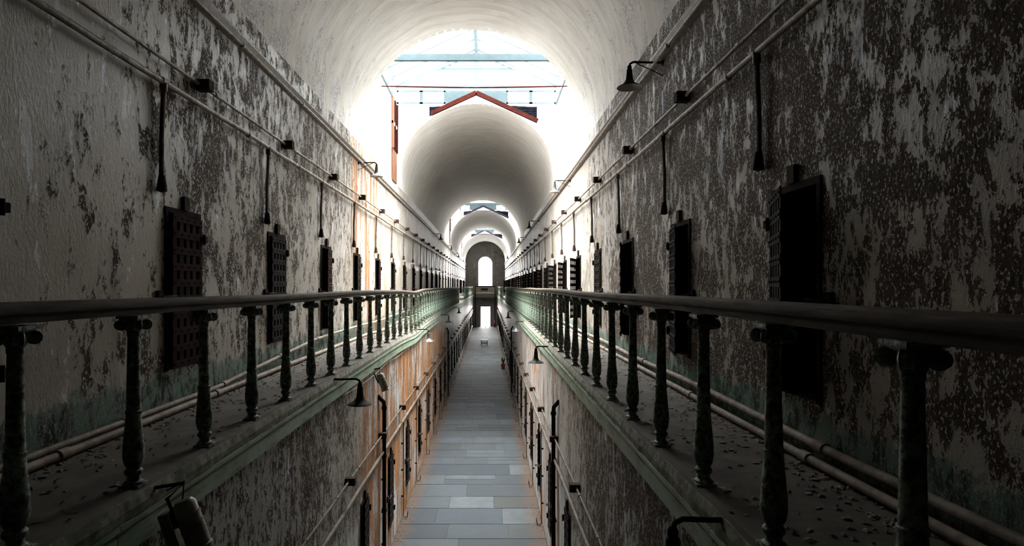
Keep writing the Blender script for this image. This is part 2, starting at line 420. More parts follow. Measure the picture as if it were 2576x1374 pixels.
# ground floor of stone flags
mb = MB(); mb.box(-G-.5, G+.5, YB-.1, YE+.6, FL-.12, FL-.012)
o = mb.build('floor', M['grout']); tag(o, 'dirt bed of the ground floor', 'floor', kind='structure')
mb = MB(); tones = []
PAL = [(.17, .19, .21), (.20, .22, .24), (.145, .16, .18), (.19, .20, .205), (.22, .235, .25), (.165, .16, .155), (.13, .15, .175)]
y = 3.0; rnd = random.Random(3)
while y < YE+.5:
    d = rnd.uniform(.72, 1.0); x = -G+.01
    cuts = []
    while True:
        wd = rnd.uniform(.75, 1.55)
        if x+wd > G-.6: cuts.append((x, G-.01)); break
        cuts.append((x, x+wd)); x += wd
    for a, b in cuts:
        parts = [(y, y+d)]
        if rnd.random() < .12: s_ = y+d*rnd.uniform(.35, .6); parts = [(y, s_), (s_, y+d)]
        for p, q in parts:
            g = .010; zt = FL+rnd.uniform(-.002, .002)
            n0 = len(mb.f); mb.box(a+g, b-g, p+g, q-g, FL-.03, zt)
            c = rnd.choice(PAL); k = rnd.uniform(.75, 1.2)*.19; tones += [(c[0]*k*.92, c[1]*k, c[2]*k*1.04)]*(len(mb.f)-n0)
    y += d
me_o = mb.build('floor', M['flags'])
att = me_o.data.color_attributes.new('tone', 'FLOAT_COLOR', 'CORNER')
for p in me_o.data.polygons:
    # faces keep their order through the normal pass
    for li in p.loop_indices: att.data[li].color = (*tones[p.index], 1)
tag(me_o, 'blue-grey stone flags of the ground floor corridor', 'floor', kind='structure')

# galleries -------------------------------------------------------------
def sagL(y): return -.065*math.exp(-((y-15.8)/1.7)**2)
def bowL(y): return .05*math.exp(-((y-15.8)/2.0)**2)
def sagR(y): return -.012*math.sin(y*.35)
ys = frange(YB, YE-.02, .5)
for s_, nm, sg, side in ((-1, 'gallery_floor', sagL, 'left'), (1, 'gallery_floor', sagR, 'right')):
    mb = MB(); mb.sweep([(s_*(W+.05), -.12), (s_*1.555, -.12), (s_*1.55, -.03), (s_*1.565, 0), (s_*2.1, .0), (s_*(W+.05), .0)], ys,
                        dz=lambda y: 0 if False else sg(y)*.999)
    tag(mb.build(nm, M['concrete']), 'dusty concrete %s gallery walkway' % side, 'walkway', kind='structure')
    mb = MB(); rr = random.Random(5 if s_ < 0 else 6)
    yy = frange(YB, YE-.02, .12); jit = [rr.uniform(-.006, .006) for _ in yy]; D = dict(zip(yy, jit))
    mb.sweep([(s_*1.60, -.128), (s_*1.535, -.128), (s_*1.53, -.075), (s_*1.545, -.02), (s_*1.553, -.02), (s_*1.558, -.122), (s_*1.6, -.124)], yy,
             dz=lambda y: sg(y)+D[y]*.6, dx=lambda y: D[y])
    tag(mb.build('trim_%d' % (1 if s_ < 0 else 2), M['lip']), 'mossy crumbling ledge on the edge of the %s gallery' % side, 'ledge', kind='structure')
    mb = MB(); y = YB
    while y < YE-.1:
        y2 = min(y+1.9, YE-.05)
        mb.sweep([(s_*1.598, -.31), (s_*1.545, -.31), (s_*1.545, -.195), (s_*1.555, -.19), (s_*1.55, -.175), (s_*1.528, -.16), (s_*1.528, -.132), (s_*1.598, -.132)],
                 frange(y+.004, y2-.004, .48), dz=sg, dx=(lambda y: bowL(y)*.4) if s_ < 0 else None)
        y = y2
    tag(mb.build('trim_%d' % (3 if s_ < 0 else 4), M['fascia']), 'chipped green fascia under the %s gallery edge' % side, 'fascia', kind='structure')

# vaults ------------------------------------------------------------------
def arc(n=40): return [(W*math.cos(PI*k/n), SPR+W*math.sin(PI*k/n)) for k in range(n+1)]
segs = []; y = YB
for a, b in OPEN: segs.append((y, a)); y = b
segs.append((y, YE))
for a, b in segs:
    mb = MB(); mb.sweep(arc(), frange(a, b, 1.5), closed=False)
    tag(mb.build('ceiling', M['vault'], smooth=True), 'pale plaster barrel vault', 'ceiling', kind='structure')
EAV, APX = 6.06, 7.24
def gtop(x): return APX-(APX-EAV)*abs(x)/W
def garch(x): return SPR+math.sqrt(max(0, W*W-x*x))
def gable(y, t, name='wall_gable'):
    mb = MB(); xs = [W*math.sin(PI/2*(k/20-1)) for k in range(41)]
    xs = [-W*math.cos(PI*k/48) for k in range(49)]
    for k in range(48):
        a, b = xs[k], xs[k+1]; za, zb = garch(a), garch(b); ta, tb = max(gtop(a), za+.003), max(gtop(b), zb+.003)
        for yy in (y, y+t): mb.face([(a, yy, za), (b, yy, zb), (b, yy, tb), (a, yy, ta)])
        mb.face([(a, y, za), (b, y, zb), (b, y+t, zb), (a, y+t, za)])
        mb.face([(a, y, ta), (b, y, tb), (b, y+t, tb), (a, y+t, ta)])
    return tag(mb.build(name, M['rim_plaster']), 'white plaster gable over the vault end', 'gable wall', kind='structure')
# added black light absorber behind the viewer, then the end wall
mb = MB(); mb.box(-W-.6, W+.6, YB-.1, YB, FL-.1, SPR+W+.1)
tag(mb.build('wall_back', M['dark']), 'unlit wall behind the viewer', 'wall', kind='structure')
for sx in (-1, 1):   # soffit between gallery wall and lower wall is solid ground: close it off from the sky
    pass

def end_wall():
    outer = [(-W-.02, FL), (W+.02, FL), (W+.02, SPR)]+[( (W+.02)*math.cos(PI*k/32), SPR+(W+.02)*math.sin(PI*k/32)) for k in range(1, 32)]+[(-W-.02, SPR)]
    win = [(-.97, 1.12), (.97, 1.12)]+[(.97*math.cos(PI*k/20), 4.07+.97*math.sin(PI*k/20)) for k in range(21)]
    dr = [(-.66, FL+.001), (.74, FL+.001), (.74, -1.50), (-.66, -1.50)]
    t = .5
    loops = [[Vector((x, 0, z)) for x, z in L] for L in (outer, win, dr)]
    tri = tessellate_polygon([[Vector((v.x, v.z, 0)) for v in L] for L in loops])
    flat = [v for L in loops for v in L]
    mb = MB()
    for tr in tri:
        for yy in (YE, YE+t): mb.face([(flat[i].x, yy, flat[i].z) for i in tr])
    for L in (win, dr):
        for k in range(len(L)):
            a, b = L[k], L[(k+1) % len(L)]
            mb.face([(a[0], YE, a[1]), (b[0], YE, b[1]), (b[0], YE+t, b[1]), (a[0], YE+t, a[1])])
    return tag(mb.build('wall_end', M['end']), 'grey plaster end wall with arched window and doorway', 'wall', kind='structure')
end_wall()
# arched window at the end
wn = tag(empty('window_1', (0, YE+.25, 1.12)), 'tall arched window at the far end', 'window', kind='structure')
mb = MB(); P = [(-.93, 0), (-.93, 2.95)]+[(-.93*math.cos(PI*k/20), 2.95+.93*math.sin(PI*k/20)) for k in range(1, 20)]+[(.93, 2.95), (.93, 0), (-.93, 0)]
for k in range(len(P)-1): mb.bar((P[k][0], 0, P[k][1]), (P[k+1][0], 0, P[k+1][1]), .08, .08, (0, 1, 0))
P2 = [(-.68, 0), (-.68, 2.95)]+[(-.68*math.cos(PI*k/20), 2.95+.68*math.sin(PI*k/20)) for k in range(1, 20)]+[(.68, 2.95), (.68, 0)]
for k in range(len(P2)-1): mb.bar((P2[k][0], 0, P2[k][1]), (P2[k+1][0], 0, P2[k+1][1]), .05, .06, (0, 1, 0))
mb.build('window_frame', M['iron'], wn)
mb = MB(); mb.face([(a, .0, b) for a, b in P[:-1]]); mb.build('pane', M['glass'], wn)
# door at the end
dn = tag(empty('door_1', (.04, YE+.2, FL)), 'open doorway to the bright yard at the far end', 'door', kind='structure')
mb = MB(); mb.box(-.70, -.62, -.1, .1, 0, 2.67); mb.box(.62, .70, -.1, .1, 0, 2.67); mb.box(-.7, .7, -.1, .1, 2.59, 2.67); mb.build('door_frame', M['iron'], dn)
mb = MB(); mb.box(-.74, -.70, -.95, -.22, .02, 2.5); mb.build('door_leaf', M['rust'], dn)
# outside ground
mb = MB(); mb.box(-30, 30, YE+.5, YE+60, FL-.2, FL-.02); tag(mb.build('ground', M['ground']), 'bright paved yard beyond the far door', 'ground', kind='structure')
o = empty('yard_fence', (.2, YE+9, FL)); tag(o, 'low railing in the yard seen through the far doorway', 'fence')
mb = MB(); mb.box(-3, 3, -.03, .03, .75, .83); mb.build('top_rail', M['frame_blue'], o)
mb = MB(); mb.box(-3, 3, -.02, .02, .35, .40); mb.build('lower_rail', M['frame_blue'], o)
for k in range(5):
    mb = MB(); x = -2.8+1.4*k; mb.box(x-.04, x+.04, -.04, .04, 0, .86); mb.build('post', M['frame_blue'], o)

# cornice ledges -------------------------------------------------------------
for s_, side in ((-1, 'left'), (1, 'right')):
    mb = MB(); mb.sweep([(s_*(W-.002), 3.93), (s_*(W-.045), 3.95), (s_*(W-.085), 4.03), (s_*(W-.085), 4.05), (s_*(W-.002), 4.06)], frange(YB, YE-.01, 3))
    tag(mb.build('trim_%d' % (5 if s_ < 0 else 6), M['pipe_dark']), 'dark timber cornice ledge high on the %s wall' % side, 'cornice', kind='structure')

# ------------------------------------------------------------------ skylights
ORD = ['first', 'second', 'third', 'fourth', 'fifth', 'sixth', 'seventh', 'eighth', 'ninth', 'tenth', 'eleventh', 'twelfth']
def skylight(k, a, b):
    GL = M[('glass', 'glass1', 'glass2')[k]]
    # side walls of the opening above the springing
    for s_, side in ((-1, 'left'), (1, 'right')):
        mb = MB(); st = .16; y = a
        yend = b-.95 if s_ < 0 else b
        while y < yend-.01:
            y2 = min(y+st, yend); mb.box(*sorted((s_*(W+.03), s_*W)), y+.002, y2-.002, SPR-.0, Z_SILL); y = y2
        mb.box(*sorted((s_*(W+.05), s_*(W+.03))), a, b, SPR, Z_SILL)
        if s_ < 0:
            mb.cur = 1; mb.box(-W-.031, -W-.005, yend, b, SPR, Z_SILL)  # near-black panel paints in the dark gap behind the studs
        tag(mb.build('wall_'+side, [M['white_wood'], M['louver']]), 'white boarded wall of the roof opening', 'wall', kind='structure')
    st = empty('timber_studs', (-W, b-.5, SPR)); tag(st, 'bare orange and brown timber studs on the left of the %s roof opening' % ORD[k], 'timber studs', 'stud framing of the roof openings')
    mb = MB(); mb.box(-.0, .03, -.40, .45, -.02, .95); mb.build('board', M['orange_wood'], st)
    for q, yy in enumerate((-.42, -.05, .38)):
        mb = MB(); mb.box(-.0, .07, yy, yy+.08, .95, 2.49); mb.build('stud', M['rafter' if q else 'orange_wood'], st)
    mb = MB(); mb.box(-.0, .05, -.42, .46, 1.7, 1.78); mb.build('crosspiece', M['white_wood'], st)
    gable(a-.15, .15); gable(b, .15)
    # infill above the gables
    for y, sg in ((b+.02, 1), (a-.1, -1)):
        inf = empty('gable_boarding', (0, y, 5.9)); tag(inf, 'weathered boarding above the %s gable of the %s roof opening' % ('far' if sg > 0 else 'near', ORD[k]), 'boarding')
        for x0, x1 in ((-W, -1.52), (1.96, W)):
            mb = MB(); x = x0
            while x < x1-.01:
                x2 = min(x+.13, x1); z0 = max(gtop(x), gtop(x2))+.005
                mb.box(x+.002, x2-.002, -.015, .015, z0-5.9, Z_SILL-5.9); x = x2
            mb.build('boards', M['grey_wood'], inf)
        def tri(z): return W*(APX-z)/(APX-EAV)
        for q, lim in ((-1, 1.52), (1, 1.96)):
            mb = MB(); z = 6.20
            while z < Z_SILL-.05:
                xi = tri(z)+.03
                if xi < lim: mb.box(*sorted((q*lim, q*xi)), *sorted((.10*sg, .12*sg)), z-5.9, z+.065-5.9)
                z += .08
            for yy in (.14*sg, .16*sg):
                mb.face([(q*lim, yy, gtop(lim)-5.89), (q*.6, yy, gtop(.6)-5.89), (q*.6, yy, Z_SILL-5.9), (q*lim, yy, Z_SILL-5.9)])
            mb.build('louvre', M['louver'], inf)
        raf = empty('rafters', (0, y-.10*sg, APX+(0 if sg > 0 else .12))); tag(raf, 'red-brown rafter pair forming the %s gable peak of the %s roof opening' % ('far' if sg > 0 else 'near', ORD[k]), 'rafters')
        for xe in (-1.44, 1.96):
            mb = MB(); mb.bar((0, 0, .05), (xe, 0, gtop(xe)-APX+.05), .10, .13, (0, 0, 1)); mb.build('rafter', M['rafter' if k == 0 else 'rafter_grey'], raf)
    sk = empty('skylight', (0, (a+b)/2, Z_SILL)); tag(sk, 'gabled glass skylight over the %s roof opening' % ORD[k], 'skylight', 'skylights along the roof')
    L = (b-a)/2
    def zz(z): return z-Z_SILL
    mb = MB()
    for s_ in (-1, 1):
        mb.box(*sorted((s_*(W+.06), s_*(W-.02))), -L, L, zz(Z_EAVE)-.06, zz(Z_EAVE)+.05)
        mb.box(*sorted((s_*(W+.06), s_*(W-.02))), -L, L, 0, .05)
    for yy in (-L, L): mb.box(-W, W, yy-.05, yy+.05, zz(Z_EAVE)-.03, zz(Z_EAVE)+.05)
    mb.build('eaves_frame', M['frame_blue'], sk)
    mb = MB(); mb.box(-.05, .05, -L, L, zz(Z_RIDGE)-.12, zz(Z_RIDGE)); mb.build('ridge_beam', M['frame_blue'], sk)
    # clerestory windows, sides and ends
    for s_ in (-1, 1):
        n = 6
        for q in range(n):
            y0 = -L+2*L*q/n; y1 = -L+2*L*(q+1)/n; x = s_*W
            mb = MB(); mb.bar((x, y0+.03, .05), (x, y0+.03, .53), .05, .05); mb.bar((x, y1-.03, .05), (x, y1-.03, .53), .05, .05); mb.bar((x, y0+.01, .53), (x, y1-.01, .53), .05, .04); mb.bar((x, y0+.01, .06), (x, y1-.01, .06), .05, .04)
            wf = mb.build('side_window', M['frame_blue'], sk)
            mb = MB(); mb.face([(x, y0+.03, .05), (x, y1-.03, .05), (x, y1-.03, .53), (x, y0+.03, .53)]); mb.build('pane', GL, wf)
    for yy in (-L-.17, L+.17):
        b0 = .1
        mb = MB(); mb.box(-1.0, .97, yy-.015, yy+.015, b0, .53); mb.build('centre_panel', M['frame_blue'], sk)
        for x0, x1 in ((-W, -1.78), (-1.78, -1.0), (.97, 1.76), (1.76, W)):
            mb = MB()
            for xx in (x0+.025, x1-.025): mb.box(xx-.025, xx+.025, yy-.02, yy+.02, b0, .53)
            mb.box(x0, x1, yy-.02, yy+.02, b0, b0+.05); mb.box(x0, x1, yy-.02, yy+.02, .48, .53)
            wf = mb.build('end_window', M['frame_blue'], sk)
            mb = MB(); mb.face([(x0, yy, .05), (x1, yy, .05), (x1, yy, .48), (x0, yy, .48)]); mb.build('pane', GL, wf)
        # glazed gable with louvred vent
        mb = MB(); e, r = zz(Z_EAVE)+.03, zz(Z_RIDGE)
        for s_ in (-1, 1): mb.bar((s_*W, yy, e), (0, yy, r-.03), .06, .09, (0, 0, 1))
        mb.bar((0, yy, e), (0, yy, r-.1), .05, .06, (0, 1, 0))
        zv = e+(r-e)*.47
        mb.bar((-1.36, yy, zv), (1.36, yy, zv), .05, .06)
        gf = mb.build('gable_frame', M['frame_blue'], sk)
        mb = MB(); mb.face([(-W, yy, e), (W, yy, e), (0, yy, r)]); mb.build('gable_pane', GL, gf)
        mb = MB(); z = zv+.06
        while z < r-.1:
            hx = W*(1-(z-e)/(r-e))-.12
            if hx > .05: mb.bar((-hx, yy, z), (hx, yy, z), .03, .04)
            z += .09
        mb.build('vent_slats', M['frame_blue'], sk)
    # roof panes and glazing bars
    n = 7
    for s_ in (-1, 1):
        for q in range(n+1):
            y = -L+2*L*q/n
            mb = MB(); mb.bar((s_*W, y, zz(Z_EAVE)+.05), (0, y, zz(Z_RIDGE)-.01), .035, .05, (0, 1, 0)); mb.build('glazing_bar', M['frame_blue'], sk)
        mb = MB(); mb.face([(s_*W, -L, zz(Z_EAVE)+.05), (s_*W, L, zz(Z_EAVE)+.05), (0, L, zz(Z_RIDGE)), (0, -L, zz(Z_RIDGE))]); mb.build('roof_glass', GL, sk)
    tb = MB(); yb = a+(b-a)*.27; tb.box(-W, W, yb-.05, yb+.05, 6.82, 6.98)
    tag(tb.build('tie_beam', M['frame_blue']), 'pale tie beam crossing the %s roof opening' % ORD[k], 'beam')
    tb = MB(); yb = a+(b-a)*.52; tb.tube([(-W, yb, 6.64), (0, yb, 6.60), (W, yb, 6.64)], .018, 8)
    tag(tb.build('tie_rod', M['rafter']), 'thin reddish tie rod across the %s roof opening' % ORD[k], 'rod')
for k, (a, b) in enumerate(OPEN): skylight(k, a, b)

# ------------------------------------------------------------------ railings
def baluster_meshes():
    mb = MB()
    prof = [(.052, 0), (.052, .012), (.036, .022), (.033, .045), (.040, .052), (.047, .062), (.047, .078), (.038, .086), (.036, .094), (.048, .115), (.056, .16),
            (.054, .22), (.048, .29), (.042, .36), (.0385, .40), (.043, .405), (.043, .42), (.038, .425), (.034, .60), (.030, .85), (.033, .855), (.033, .872), (.030, .88), (.030, .90)]
    mb.lathe(prof, 14); mb.box(-.055, .055, -.055, .055, -.012, .002)
    shaft = mb.build('baluster', M['iron_green'], smooth=True)
    mb = MB(); mb.box(-.062, .062, -.062, .062, .955, .972); mb.box(-.05, .05, -.05, .05, .94, .957)
    mb.lathe([(.032, .875), (.042, .895), (.046, .925), (.044, .945)], 14)
    for q in range(4):
        a = PI/4+q*PI/2; c = Vector((math.cos(a)*.062, math.sin(a)*.062, .918))
        ax = Vector((-math.sin(a), math.cos(a), 0))
        M4 = Matrix.Translation(c) @ ax.to_track_quat('Z', 'Y').to_matrix().to_4x4()
        mb.lathe([(.010, -.026), (.020, -.024), (.031, -.018), (.027, -.013), (.027, .013), (.031, .018), (.020, .024), (.010, .026)], 12, M4)
    cap = mb.build('capital', M['iron_green'], smooth=True)
    cap.parent = shaft
    return shaft, cap
b_proto, c_proto = baluster_meshes()
first_used = [False]
def railing(s_, ys_b, zt, sg, label, ends):
    r = empty('railing', (s_*1.612, ys_b[0], 0)); tag(r, label, 'railing', 'gallery railings')
    ny = frange(ends[0], ends[1], .42)
    prof = [(-.030, -.088), (.030, -.088), (.034, -.070), (.030, -.058), (.048, -.046), (.052, -.030), (.044, -.010), (.025, 0), (0, .004), (-.025, 0), (-.044, -.010), (-.052, -.030), (-.048, -.046), (-.030, -.058), (-.034, -.070)]
    bx = bowL if s_ < 0 else (lambda y: 0)
    jr = random.Random(int(zt*100)); ph = jr.uniform(0, 6)
    mb = MB(); mb.sweep([(p[0], p[1]+zt) for p in prof], [y-ys_b[0] for y in ny],
                        dz=lambda y: sg(y+ys_b[0])+.006*math.sin((y+ys_b[0])*.9+ph), dx=lambda y: bx(y+ys_b[0]))
    mb.build('handrail', M['rail'], r, smooth=True)
    for y in ys_b:
        c = copy_tree(b_proto, r); c.location = (bx(y), y-ys_b[0], sg(y)+.012)
        c.scale = (1, 1, (zt-.09-.012)/.972); c.rotation_euler = (jr.uniform(-.008, .008), jr.uniform(-.008, .008), 0)
    return r
lefts = [2.51+.84*k for k in range(-2, 90)]; rights = [1.73+.84*k for k in range(-2, 91)]
railing(-1, [y for y in lefts if y < 41], 1.044, sagL, 'long green iron railing with dark wooden handrail on the left gallery, nearest stretch', (YB, 41.2))
railing(-1, [y for y in lefts if 48.8 < y < 76.4], 1.044, sagL, 'distant stretch of green railing on the left gallery, beyond the gap', (48.6, 76.5))
railing(1, [y for y in rights if y < 42.5], 1.060, sagR, 'long green iron railing with dark wooden handrail on the right gallery, nearest', (YB, 42.7))
railing(1, [y for y in rights if 49 < y < 76.4], 1.060, sagR, 'distant stretch of green railing on the right gallery, beyond the gap', (48.8, 76.5))
bpy.data.objects.remove(c_proto); bpy.data.objects.remove(b_proto)

# ------------------------------------------------------------------ cell doors
def door_proto(s_, w_, h, mat_leaf):
    """s_ = +1: wall on the right (corridor towards -x). origin at sill, near jamb, wall face"""
    c = -s_                      # direction to the corridor
    r = empty('cell_door')
    mb = MB()
    for y0, y1 in ((0, .045), (w_-.045, w_)): mb.box(*sorted((c*.015, -c*.06)), y0, y1, 0, h)
    mb.box(*sorted((c*.015, -c*.06)), 0, w_, h-.05, h)
    mb.build('door_frame', M['iron'], r)
    # lattice leaf, origin at the far hinge
    mb = MB(); lw, lh = w_-.05, h-.08
    n = 4; m_ = 9
    for k in range(n+1):
        y = -lw+(lw-.08)*k/n; mb.box(*sorted((c*.02, c*.026)), y, y+.08, .0, lh)
    for k in range(m_+1):
        z = (lh-.07)*k/m_; mb.box(*sorted((c*.026, c*.032)), -lw, 0, z, z+.07)
    for k in range(n+1):
        for q in range(m_+1):
            y = -lw+(lw-.08)*k/n+.04; z = (lh-.07)*q/m_+.035
            mb.box(*sorted((c*.032, c*.040)), y-.008, y+.008, z-.008, z+.008)
    mb.box(*sorted((c*.0, c*.03)), -.05, 0, 0, lh)
    leaf = mb.build('lattice_leaf', mat_leaf, r, loc=(0, w_-.01, .02))
    mb = MB(); P = [(c*.03, -lw+.02, lh*.44), (c*.09, -lw+.01, lh*.45), (c*.10, -lw+.05, lh*.45), (c*.09, -lw+.12, lh*.44), (c*.03, -lw+.13, lh*.44)]
    mb.tube(P, .010, 8); mb.build('handle', M['rust'], leaf, smooth=True)
    mb = MB(); mb.box(*sorted((-c*.36, -c*.31)), .02, w_-.02, .0, h-.03)
    mb.build('inner_door', M['redwood'], r)
    for zz_ in (h*.17, h*.83):
        mb = MB(); mb.box(*sorted((-c*.0, c*.055)), w_-.005, w_+.05, zz_-.03, zz_+.03); mb.tube([(c*.045, w_+.0, zz_-.05), (c*.045, w_+.0, zz_+.05)], .014, 8)
        mb.build('hinge', M['iron'], r)
    mb = MB(); P = [(0, -.10, h*.45), (c*.05, -.10, h*.45), (c*.055, -.06, h*.45), (c*.055, .10, h*.455), (c*.035, .13, h*.455)]
    mb.tube(P, .014, 8); mb.box(*sorted((-0, c*.03)), -.14, -.06, h*.41, h*.49); mb.build('latch', M['rust'], r, smooth=True)
    mb = MB(); mb.box(*sorted((0, c*.035)), w_*.45, w_*.45+.09, h, h+.13); mb.build('lintel_bracket', M['rust'], r)
    return r
def doors(ylist, s_, xw, z0, w_, h, side, level, mats, nvis):
    protos = [door_proto(s_, w_, h, m) for m in mats]
    for p in protos: KIDS[p.name] = list(p.children)
    for p in protos:
        for ch in p.children: KIDS[ch.name] = list(ch.children)
    rr = random.Random(11+int(s_)+len(ylist)+int(z0*3)); vis = 0
    for i, y in enumerate(ylist):
        p = protos[i % len(protos)]
        o = copy_tree(p); o.location = (xw, y, z0)
        ang = (rr.uniform(.20, .42) if s_ > 0 else rr.uniform(.02, .16)) if w_ > .6 else rr.uniform(0.0, .10)
        if (side, level, i) in SHUT: ang = .0
        for ch in o.children:
            if ch.name.startswith('lattice_leaf'): ch.rotation_euler = (0, 0, -s_*(-1)*ang*-1)
        sx = (s_*W-.38 if level == 'gallery' else s_*G-.38)
        px = VPX+sx*F_PX/(y+w_) if y+w_ > .1 else -9999
        seen = 0 < px < 2576 and (level == 'gallery' or y > 8)
        where = ('%s gallery' % side) if level == 'gallery' else ('ground floor below the %s gallery' % side)
        if not seen:
            lab = 'iron lattice cell door on the %s, cut off by the left edge of the picture' % where
        elif vis < nvis:
            lab = 'iron lattice cell door on the %s, %s one from the front' % (where, ORD[vis] if vis else 'nearest'); vis += 1
        else:
            lab = 'one of the small far-off lattice cell doors on the %s' % where; vis += 1
        tag(o, lab, 'door', 'cell doors on the '+where)
    for p in protos:
        for ch in list(p.children):
            for g in list(ch.children): bpy.data.objects.remove(g)
            bpy.data.objects.remove(ch)
        bpy.data.objects.remove(p)
SHUT = set([('right', 'gallery', 3)])
up_l2 = [y for y in up_l if y > 2.5]; up_r2 = [y for y in up_r if y > 2.5]
doors(up_l2, -1, -W, DZ0, DW, DZ1-DZ0, 'left', 'gallery', [M['iron'], M['redwood']], 10)
doors(up_r2, 1, W, DZ0, DW, DZ1-DZ0, 'right', 'gallery', [M['iron'], M['iron'], M['redwood']], 10)
doors([y for y in lo_l if y > 8], -1, -G, LZ0, LW, LZ1-LZ0, 'left', 'ground', [M['iron']], 6)
doors([y for y in lo_r if y > 8], 1, G, LZ0, LW, LZ1-LZ0, 'right', 'ground', [M['iron']], 6)

# ------------------------------------------------------------------ pipes and conduits
def conduit(s_, xw, z, r, boxes, bs, label, mat, off=.05, cat='conduit'):
    c = -s_; x = xw+c*off
    e = empty('conduit', (x, 2, z)); tag(e, label, cat, 'wall conduits and pipes')
    rr = random.Random(int(abs(z)*50)+s_)
    mb = MB(); mb.tube([(rr.uniform(-.003, .003), y-2, rr.uniform(-.006, .006)) for y in frange(YB, 77.5, 1.2)], r, 10)
    y = YB+.7
    while y < 77:
        mb.tube([(0, y-2-.03, 0), (0, y-2+.03, 0)], r*1.35, 10); y += 1.27
    mb.build('pipe', mat, e, smooth=True)
    for y in boxes:
        mb = MB(); mb.box(-off+.0 if c > 0 else -bs*.9+.0, bs*.9 if c > 0 else off, y-2-bs/2, y-2+bs/2, -bs/2, bs/2)
        mb.tube([(0, y-2-bs*.8, 0), (0, y-2-bs*.4, 0)], r*1.6, 10); mb.tube([(0, y-2+bs*.4, 0), (0, y-2+bs*.8, 0)], r*1.6, 10)
        mb.build('junction_box', M['rust'], e)
    return e
def drops(s_, xw, z, r, ys_, zb, label, mat, rd, off=.06):
    c = -s_; x = xw+c*off
    e = empty('wall_pipe', (x, 2, z)); tag(e, label, 'pipe', 'wall conduits and pipes')
    mb = MB(); rr = random.Random(9+s_)
    mb.tube([(0, y-2, rr.uniform(-.008, .008)) for y in frange(YB, 77.5, 1.3)], r, 10)
    y = YB+.3
    while y < 77:
        mb.tube([(0, y-2-.04, 0), (0, y-2+.04, 0)], r*1.3, 10); y += 1.9
    mb.build('pipe', mat, e, smooth=True)
    for y in ys_:
        mb = MB(); h = zb-z; k = rr.uniform(-.05, .05)
        mb.tube([(0, y-2, 0), (0, y-2, -.06), (-c*.02, y-2+.004, h*.5), (-c*.02, y-2, h+.12+k)], rd, 8)
        mb.lathe([(rd*1.5, -.05), (rd*1.5, .05)], 10, Matrix.Translation((0, y-2, -.04)))
        d = mb.build('drop_pipe', M['pipe_dark'], e, smooth=True)
        mb = MB(); mb.lathe([(.012, .0), (.045, .012), (.04, .06), (rd*1.3, .15)], 10, Matrix.Translation((-c*.015, y-2, h+k)))
        mb.build('end_bell', M['rust'], d, smooth=True)
    return e
bl = [6.04+PITCH*k for k in range(-2, 28)]; br = [6.50+PITCH*k for k in range(-2, 28)]
conduit(-1, -W, 3.15, .017, bl, .105, 'thin conduit with square junction boxes on the left gallery wall', M['pipe'])
conduit(1, W, 3.18, .017, br, .105, 'thin conduit with square junction boxes on the right gallery wall', M['pipe'])
drops(-1, -W, 2.94, .026, [5.30+PITCH*k for k in range(-1, 28)], 1.98, 'painted pipe with a vertical drop at every cell on the left gallery wall', M['pipe'], .021)
drops(1, W, 2.97, .026, [4.72+PITCH*k for k in range(-1, 28)], 2.02, 'grey pipe with a vertical drop at every cell on the right gallery wall', M['pipe'], .021)
conduit(-1, -G, -1.59, .016, [5.75+PITCH*k for k in range(0, 28)], .10, 'conduit with junction boxes along the ground floor wall below the left gallery', M['pipe_low'], cat='conduit')
conduit(1, G, -1.56, .016, [5.4+PITCH*k for k in range(0, 28)], .10, 'conduit with junction boxes along the ground floor wall below the right gallery', M['pipe_low'])
for s_, side in ((-1, 'left'), (1, 'right')):
    mb = MB(); x = s_*(G-.05); mb.tube([(x, y, -1.93+.006*math.sin(y*3)) for y in frange(YB, 77, 1.1)], .030, 10)
    tag(mb.build('wall_pipe', M['pipe_low'], smooth=True), 'thick painted pipe under the conduit on the ground floor %s wall' % side, 'pipe', 'wall conduits and pipes')
    mb = MB(); x = s_*(W-.11); mb.tube([(x, y, 3.90+.005*math.sin(y*2)) for y in frange(YB, 77, 1.1)], .020, 8)
    y = YB+1
    while y < 76: mb.tube([(x, y-.03, 3.90), (x, y+.03, 3.90)], .030, 8); y += 2.2
    tag(mb.build('cornice_pipe', M['pipe'], smooth=True), 'thin pipe running just under the cornice on the %s wall' % side, 'pipe', 'wall conduits and pipes')
# pipes lying on the galleries
def floorpipe(pts, r, label):
    mb = MB(); mb.tube(pts, r, 10)
    for k in range(0, len(pts)-1, 2):
        p, q = Vector(pts[k]), Vector(pts[k+1]); d = (q-p).normalized(); mb.tube([p+d*.1, p+d*.2], r*1.35, 10)
    return tag(mb.build('floor_pipe', M['floorpipe'], smooth=True), label, 'pipe', 'pipes lying along the galleries')
floorpipe([(-W+.20, y, .035+.004*math.sin(y)+sagL(y)) for y in frange(YB, 40, 1.1)], .030, 'outer of two dusty pipes lying on the left gallery floor')
floorpipe([(-W+.07, y, (.045 if y < 6.5 else min(.24, .06+(y-6.5)*.05))+sagL(y)*.5) for y in frange(YB, 24, .9)], .026, 'inner pipe rising along the foot of the left gallery wall')
floorpipe([(W-.16, y, .032+.004*math.sin(y)) for y in frange(YB, 45, 1.1)], .028, 'outer of two dusty pipes lying on the right gallery floor')
floorpipe([(W-.06, y, .10+.012*math.sin(y*1.3)) for y in frange(YB, 45, 1.1)], .030, 'inner pipe against the foot of the right gallery wall')
